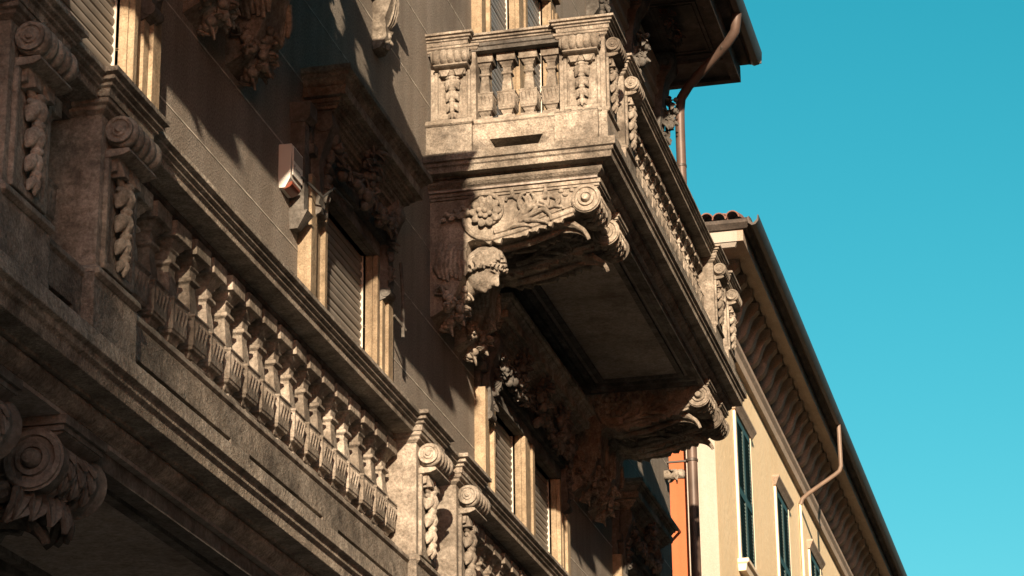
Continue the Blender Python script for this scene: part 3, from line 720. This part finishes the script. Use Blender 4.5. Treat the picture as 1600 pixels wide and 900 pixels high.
# ---- roof cornice ----------------------------------------------------
CO = empty('roof_cornice', (0, 0, 0), B)
YE = 27.3
MB().moulding(0, .04, -8, WALL_END, [(13.98, .1), (13.9, .09), (13.88, .06), (13.72, .055), (13.70, .075), (13.66, .07), (13.64, .03), (13.5, .03)], False, True).build('architrave', 'eave', CO)
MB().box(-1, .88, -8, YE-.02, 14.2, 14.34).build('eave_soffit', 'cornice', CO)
mb = MB()
mb.box(.80, .90, -8, YE, 14.15, 14.345); mb.box(-1, .7995, YE-.1, YE+.003, 14.152, 14.342)
for y in (18.2, 19.9, 21.6, 23.3, 25.0, 26.7):
    mb.box(.1, .7995, y-.05, y+.05, 14.155, 14.199)
    for m_ in (.12, .2):
        if y < 26: 
            a, b = y+.05+m_, y+1.65-m_; x0_, x1_ = .1+m_*.6, .8-m_*.6
            mb.box(x0_, x1_, a, a+.03, 14.17+m_*.08, 14.1995); mb.box(x0_, x1_, b-.03, b, 14.17+m_*.08, 14.1995); mb.box(x0_, x0_+.03, a+.0305, b-.0305, 14.17+m_*.08, 14.1995); mb.box(x1_-.03, x1_, a+.0305, b-.0305, 14.17+m_*.08, 14.1995)
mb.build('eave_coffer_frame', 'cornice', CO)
MB().loft([(14.36, -.9, 1.0, -8, YE+.0), (14.46, -.9, 1.06, -8, YE+.03), (14.5, -.9, 1.06, -8, YE+.03)]).build('eave_fascia', 'cornice', CO)
mb = MB(); pr = [(.98, 14.5), (1.0, 14.4), (1.05, 14.36), (1.11, 14.37), (1.145, 14.42), (1.15, 14.52), (1.135, 14.52), (1.13, 14.44), (1.1, 14.4), (1.05, 14.39), (1.02, 14.42), (1.0, 14.5)]
mb.prism(pr, -8, YE+.05, 'y'); mb.box(1.0, 1.14, YE+.035, YE+.052, 14.38, 14.5); mb.build('gutter', 'gutter', CO, 40)
MB().add([(1.05, -8, 14.5), (1.05, YE+.03, 14.5), (-6, YE+.03, 16.6), (-6, -8, 16.6), (1.05, -8, 14.53), (1.05, YE+.03, 14.53), (-6, YE+.03, 16.63), (-6, -8, 16.63)], [(0, 1, 2, 3), (7, 6, 5, 4), (0, 4, 5, 1), (1, 5, 6, 2), (2, 6, 7, 3), (3, 7, 4, 0)]).build('roof', 'tile', CO)
def bracket():
    mb = MB().prism([(0, 12.98), (.06, 13.0), (.13, 13.1), (.12, 13.3), (.14, 13.5), (.16, 13.68), (.2, 13.86), (.27, 13.96), (.3, 14.15), (0, 14.15)], -.13, .13, 'y')
    mb.leaf(.5, .24, -.9, 5, .03, look((.16, 0, 13.5), (-.15, 0, -1), (1, 0, 0)), cup=-.2)
    cluster(mb, [(.2, 0, 13.62), (.16, 0, 13.4), (.12, 0, 13.05)], 40, [.12, .11, .07], 3, .075, .35)
    for s_ in (-1, 1):
        mb.lathe([(-.005, .1), (.02, .1), (.02, .07), (.005, .065), (.005, .04), (.03, .035), (.032, .005)], 18, frame((.2, s_*.13, 14.03), (1, 0, 0), (0, 0, -s_), (0, s_, 0)))
    return mb.mesh('cornice_bracket', 'orn', 42)
BR = bracket()
for y in (26.42, 24.72, 23.02, 21.32): obj('cornice_bracket', BR, CO, (0, y, 0))
for y in (25.57, 23.87): cluster(MB(), [(.35, y-.35, 14.12), (.35, y, 14.05), (.35, y+.35, 14.12)], 60, .12, 8, .08, .4).build('eave_garland', 'cornice', CO, 45)
# downpipe of the ornate building
DP = empty('downpipe', (0, 0, 0), B)
mb = MB().tube([(1.07, 26.0, 14.42), (1.06, 26.0, 14.34), (1.03, 26.05, 14.2), (.93, 26.13, 14.1), (.7, 26.3, 13.97), (.42, 26.52, 13.82), (.31, 26.62, 13.72), (.285, 26.65, 13.58), (.28, 26.66, 13.4), (.27, 26.67, 0.2)], .055, 14)
mb.build('pipe', 'pipe', DP, 60)
for z in (12.9, 10.9, 9.5, 7.5): mb = MB(); mb.lathe([(0, .06), (.004, .066), (.03, .066), (.034, .06)], 16, T3(.273, 26.665, z)); mb.box(0, .24, 26.65, 26.68, z+.008, z+.026); mb.build('pipe_collar', 'gutter', DP, 50)
mb = MB()
mb.lathe([(0, .06), (.004, .066), (.03, .066), (.034, .06)], 16, frame((.9, 26.15, 14.085), (.4, .6, .0), (.3, .3, .7), (-.74, .55, -.42)))
mb.build('pipe_collar', 'gutter', DP, 50)
# carved boss beside the pipe at the corner
mb = MB(); cluster(mb, [(.02, 26.5, 9.33), (.16, 26.5, 9.33)], 26, .06, 77, .055, .5); mb.lathe([(0, .05), (.12, .06), (.14, .05), (.2, .055), (.22, .03)], 12, frame((0, 26.5, 9.33), (0, 1, 0), (0, 0, 1), (1, 0, 0)))
mb.build('carved_boss', 'carved', B, 50)
# conduit beside the window frame
mb = MB().box(.0, .09, 13.80, 13.88, 7.42, 8.0); mb.loft([(7.32, .0, .05, 13.81, 13.87), (7.42, 0, .12, 13.78, 13.90)]); mb.loft([(8.0, 0, .1, 13.79, 13.89), (8.03, 0, .13, 13.77, 13.91), (8.12, 0, .13, 13.77, 13.91)])
mb.build('frame_ear', 'orn', B)
MB().tube([(.1, 13.78, 7.62), (.07, 13.72, 7.615), (.03, 13.66, 7.61)], .008, 6).build('alarm_cable', 'cable', B)
MB().tube([(.1, 13.84, 7.62), (.16, 13.95, 7.56), (.15, 14.2, 7.72), (.15, 14.6, 7.74)], .008, 6).build('alarm_cable', 'cable', B)
mb = MB().tube([(.12, 15.80, 7.82), (.13, 15.82, 7.6), (.13, 15.83, 7.38), (.13, 15.83, 7.3)], .012, 7); mb.tube([(.1, 15.72, 7.42), (.14, 15.86, 7.36)], .01, 6); mb.build('cable_conduit', 'orn', B, 40)

# ================================================================== ALARM BOX
AL = empty('alarm_box', (0, 13.68, 7.5), None, 'greyed white alarm siren box with orange lens, fixed to the wall beside the shuttered window', 'alarm box')
mb = MB().loft([(.0, 0, .04, -.09, .1), (.06, 0, .082, -.11, .12), (.30, 0, .09, -.11, .12), (.31, 0, .082, -.1, .11)]); mb.build('housing', 'white_plastic', AL)
MB().box(.0905, .097, -.095, .108, .085, .292).build('front_plate', 'plate', AL)
MB().box(.0975, .0995, -.085, .098, .19, .282).build('label_field', 'plate_dark', AL)
mb = MB().prism([(.03, -.008), (.07, .006), (.086, .024), (.088, .042), (.074, .042), (.03, .015)], -.08, .09, 'y'); mb.build('strobe_lens', 'lens', AL, 30)
mb = MB()
for k, (u, w_, h_) in enumerate(((-.075, .022, .05), (-.045, .014, .034), (-.022, .016, .034), (.003, .014, .034), (.028, .016, .04), (.052, .014, .034))): mb.box(.0975, .0985, u, u+w_*.35, .115, .115+h_); mb.box(.0975, .0985, u+w_*.35, u+w_, .115+h_*.7, .115+h_)
mb.build('label_lettering', 'ink', AL)

AL.scale = (.9, .88, .88)
# ================================================================== OCHRE BUILDING
YB = empty('ochre_building', (-.44, 33, 0), None, 'ochre plastered house with dark green louvred shutters and a deep scalloped eave', 'building')
X0 = -.44
def yb(mb, name, mat, smooth=None, parent=YB, kind=None): return mb.build(name, mat, parent, smooth, loc=(.44 if parent is YB else 0, -33 if parent is YB else 0, 0), kind=kind)
WY = [35.53+4.02*k for k in range(7)]
zw0, zw1 = 10.45, 12.6
mb = MB(); ys_ = [33.0]
for c in WY: ys_ += [c-.66, c+.66]
ys_.append(66)
mb.box(X0-.3, X0, 33.0, 66, 0, zw0); mb.box(X0-.3, X0, 33.0, 66, zw1, 13.62)
for i in range(0, len(ys_), 2): mb.box(X0-.3, X0, ys_[i], ys_[i+1], zw0, zw1)
mb.box(-12, X0-.3, 33.95, 66, 0, 13.62); mb.box(-.83, X0-.3, 33.06, 33.95, 0, 13.62)
yb(mb, 'wall', 'yellow')
mb = MB().box(-.83, X0-.001, 32.985, 33.0, 0, 13.6); mb.box(-.83, X0-.301, 33.0, 33.06, 0, 13.6); yb(mb, 'whitewashed_end', 'whitew')
EV = empty('eave', (0, 0, 0), YB); EV.location = (.44, -33, 0)
MB().moulding(X0-.2, X0, 33.0, 66, [(13.68, .09), (13.62, .085), (13.56, .05), (13.45, .045), (13.42, .07), (13.38, .065), (13.36, .0)], True, False).build('eave_bed_mould', 'eave', EV)
MB().box(-3, .14, 32.42, 66, 14.27, 14.36).build('eave_soffit', 'eave', EV)
MB().box(.06, .142, 32.40, 66, 14.2, 14.365).build('eave_rim', 'eave', EV)
mb = MB().box(-3, .0595, 32.40, 32.48, 14.2, 14.365); mb.build('eave_rim', 'whitew', EV)
MB().loft([(14.14, -3, .02, 32.45, 32.5), (14.19, -3, .05, 32.41, 32.5)]).build('eave_return', 'whitew', EV)
mb = MB().loft([(14.36, -3, .2, 32.36, 66), (14.42, -3, .27, 32.29, 66), (14.47, -3, .27, 32.29, 66)]); mb.build('eave_cyma', 'cornice', EV)
mb = MB().prism([(.22, 14.47), (.23, 14.40), (.28, 14.36), (.33, 14.37), (.37, 14.42), (.375, 14.5), (.36, 14.5), (.35, 14.44), (.3, 14.39), (.25, 14.43), (.24, 14.5)], 32.28, 66, 'y'); mb.build('gutter', 'gutter', EV, 40)
pm = [(X0+.02, 13.69), (X0+.05, 13.7), (-.33, 13.73), (-.26, 13.79), (-.22, 13.87), (-.19, 13.97), (-.15, 14.06), (-.09, 14.12), (-.06, 14.15), (-.05, 14.269), (X0+.02, 14.269)]
mb = MB().prism(pm, -.085, .085, 'y'); MOD = mb.mesh('modillion', 'eave', 30)
k = 0; y = 33.35
CP = MB().box(X0+.022, X0+.034, -.2075, .2075, 13.69, 14.262).box(X0+.0345, -.07, -.2075, .2075, 14.262, 14.2695).mesh('gap_shade_panel', 'cornice')  # thin dark panels added between modillions, gap shade put into their colour
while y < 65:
    obj('modillion', MOD, EV, (0, y, 0)); obj('gap_shade_panel', CP, EV, (0, y+.2975, 0)); y += .595
MB().add([(.25, 32.32, 14.46), (.25, 66, 14.46), (-6, 66, 16.16), (-6, 38.4, 16.16), (.25, 32.32, 14.5), (.25, 66, 14.5), (-6, 66, 16.2), (-6, 38.4, 16.2)], [(0, 1, 2, 3), (7, 6, 5, 4), (0, 4, 5, 1), (1, 5, 6, 2), (2, 6, 7, 3), (3, 7, 4, 0)]).build('roof_deck', 'gutter', EV)
rn = random.Random(2)
tm = MB(); n = 8; pts = [(math.cos(math.pi*i/n)*.095, math.sin(math.pi*i/n)*.095) for i in range(n+1)]
tv = []; tf = []
for q in (0, 1):
    for rr in (1, .84):
        for (a, b) in pts: tv.append((q*.42, a*rr*(1-.12*q), b*rr*(1-.12*q)))
m_ = n+1
for i in range(n): tf += [(i, i+1, 2*m_+i+1, 2*m_+i), (m_+i, 3*m_+i, 3*m_+i+1, m_+i+1), (i, m_+i, m_+i+1, i+1), (2*m_+i, 2*m_+i+1, 3*m_+i+1, 3*m_+i)]
tm.add(tv, tf); TILE = tm.mesh('roof_tile', 'tile', 40)
for col in range(13):
    for row in range(4):
        obj('roof_tile', TILE, EV, None, mx=T3(.0-col*.165+rn.uniform(-.015, .015), 32.36+row*.33, 14.5+row*.1+rn.uniform(0, .03)) @ Matrix.Rotation(R(90+rn.uniform(-4, 4)), 4, 'Z') @ Matrix.Rotation(R(-16), 4, 'Y'))
for c in WY:
    W = empty('window', (.44, -33, 0), YB)
    MB().box(X0, X0+.03, c-.76, c-.665, zw0, zw1+.02).build('surround', 'surround', W); MB().box(X0, X0+.03, c+.665, c+.76, zw0, zw1+.02).build('surround', 'surround', W)
    MB().moulding(X0, X0+.04, c-.8, c+.8, [(zw1+.16, .06), (zw1+.13, .06), (zw1+.08, .03), (zw1+.02, 0)], True, True).build('lintel_cornice', 'eave', W)
    MB().moulding(X0, X0+.1, c-.85, c+.85, [(zw0-.0, .05), (zw0-.05, .05), (zw0-.07, .02), (zw0-.16, .0)], True, True).build('sill', 'surround', W)
    MB().box(X0-.2, X0-.15, c-.66, c+.66, zw0, zw1).build('pane', 'glass', W)
    for (a, b) in ((c-.655, c-.005), (c+.005, c+.655)):
        SH = MB(); xa, xb = X0-.02, X0+.025
        SH.box(xa, xb, a, a+.075, zw0+.01, zw1-.01); SH.box(xa, xb, b-.075, b, zw0+.01, zw1-.01)
        for z0_, z1_ in ((zw0+.01, zw0+.12), (11.45, 11.56), (zw1-.1, zw1-.01)): SH.box(xa, xb, a+.0755, b-.0755, z0_, z1_)
        s_o = SH.build('shutter', 'green', W)
        LV = MB(); z = zw0+.14
        while z < zw1-.12:
            if not 11.42 < z < 11.58: LV.add([(xa+.004, a+.076, z+.034), (xb-.004, a+.076, z), (xb-.004, b-.076, z), (xa+.004, b-.076, z+.034), (xa+.004, a+.076, z+.042), (xb-.004, a+.076, z+.008), (xb-.004, b-.076, z+.008), (xa+.004, b-.076, z+.042)], [(0, 3, 2, 1), (4, 5, 6, 7), (0, 1, 5, 4), (1, 2, 6, 5), (2, 3, 7, 6), (3, 0, 4, 7)])
            z += .05
        LV.build('louvres', 'green', s_o, kind='stuff')
DP2 = empty('downpipe', (.44, -33, 0), YB)
MB().tube([(.31, 41.65, 14.38), (.31, 41.65, 13.85), (.31, 41.66, 13.68), (.28, 41.67, 13.6), (.2, 41.68, 13.54), (-.25, 41.74, 13.28), (-.36, 41.76, 13.2), (-.40, 41.76, 13.1)], .036, 12).build('pipe', 'tanpipe', DP2, 60)
MB().tube([(-.405, 41.76, 13.12), (-.41, 41.76, .3)], .022, 10).build('wall_pipe', 'yellow', DP2, 60)

# ================================================================== ORANGE BUILDING in the side street
OB = empty('orange_building', (-1, 34, 0), None, 'bright orange plastered house wall with a small iron balcony, beside the white house end', 'building')
MB().box(-9, -.84, 33.3, 33.9, 0, 14).build('wall', 'orange', OB, loc=(1, -34, 0))
BL = empty('balcony', (1, -34, 0), OB)
MB().box(-2.4, -.98, 32.5, 33.299, 9.55, 9.65).build('balcony_floor', 'iron', BL)
mb = MB()
for k in range(14): mb.box(-2.38+.105*k, -2.365+.105*k, 32.52, 32.535, 9.65, 10.5)
mb.build('railing_bars', 'iron', BL, kind='stuff')
MB().box(-2.4, -.98, 32.5, 32.55, 10.5, 10.54).build('handrail', 'iron', BL)
MB().tube([(-1.0, 32.52, 10.52), (-1.0, 33.3, 10.52)], .02, 8).build('handrail', 'iron', BL)

# ================================================================== OPPOSITE SIDE OF THE STREET (behind and beside the camera)
def opposite(y0, y1, h, label, dep):
    E_ = empty('shading_house', (9, y0, 0), None, label, 'building', 'unseen shading houses across the street')
    mb = MB().box(0, dep, 0, y1-y0, 0, h); mb.build('wall', 'opp', E_)
    MB().box(-.45, dep+.2, -.02, y1-y0-.1, h+.002, h+.3).build('roof_eave', 'eave', E_)
    y = 1.5
    while y < y1-y0-2:
        z = 1.2
        while z < h-2.6:
            MB().box(-.03, -.001, y, y+1.1, z, z+1.9).build('window', 'green', E_); z += 3.6
        y += 3.2
opposite(-75, -35.1, 16.7, 'unseen plain ochre block across the street, added to shade the lower balcony', 4)  # unseen thin block, placed and shaped to shade the lower balcony's near end
opposite(3.1, 70, 17.2, 'unseen plain ochre house across the street, facing the balconies, height set to cut sky light', 10)  # unseen house, height set to hold back sky light from the facade
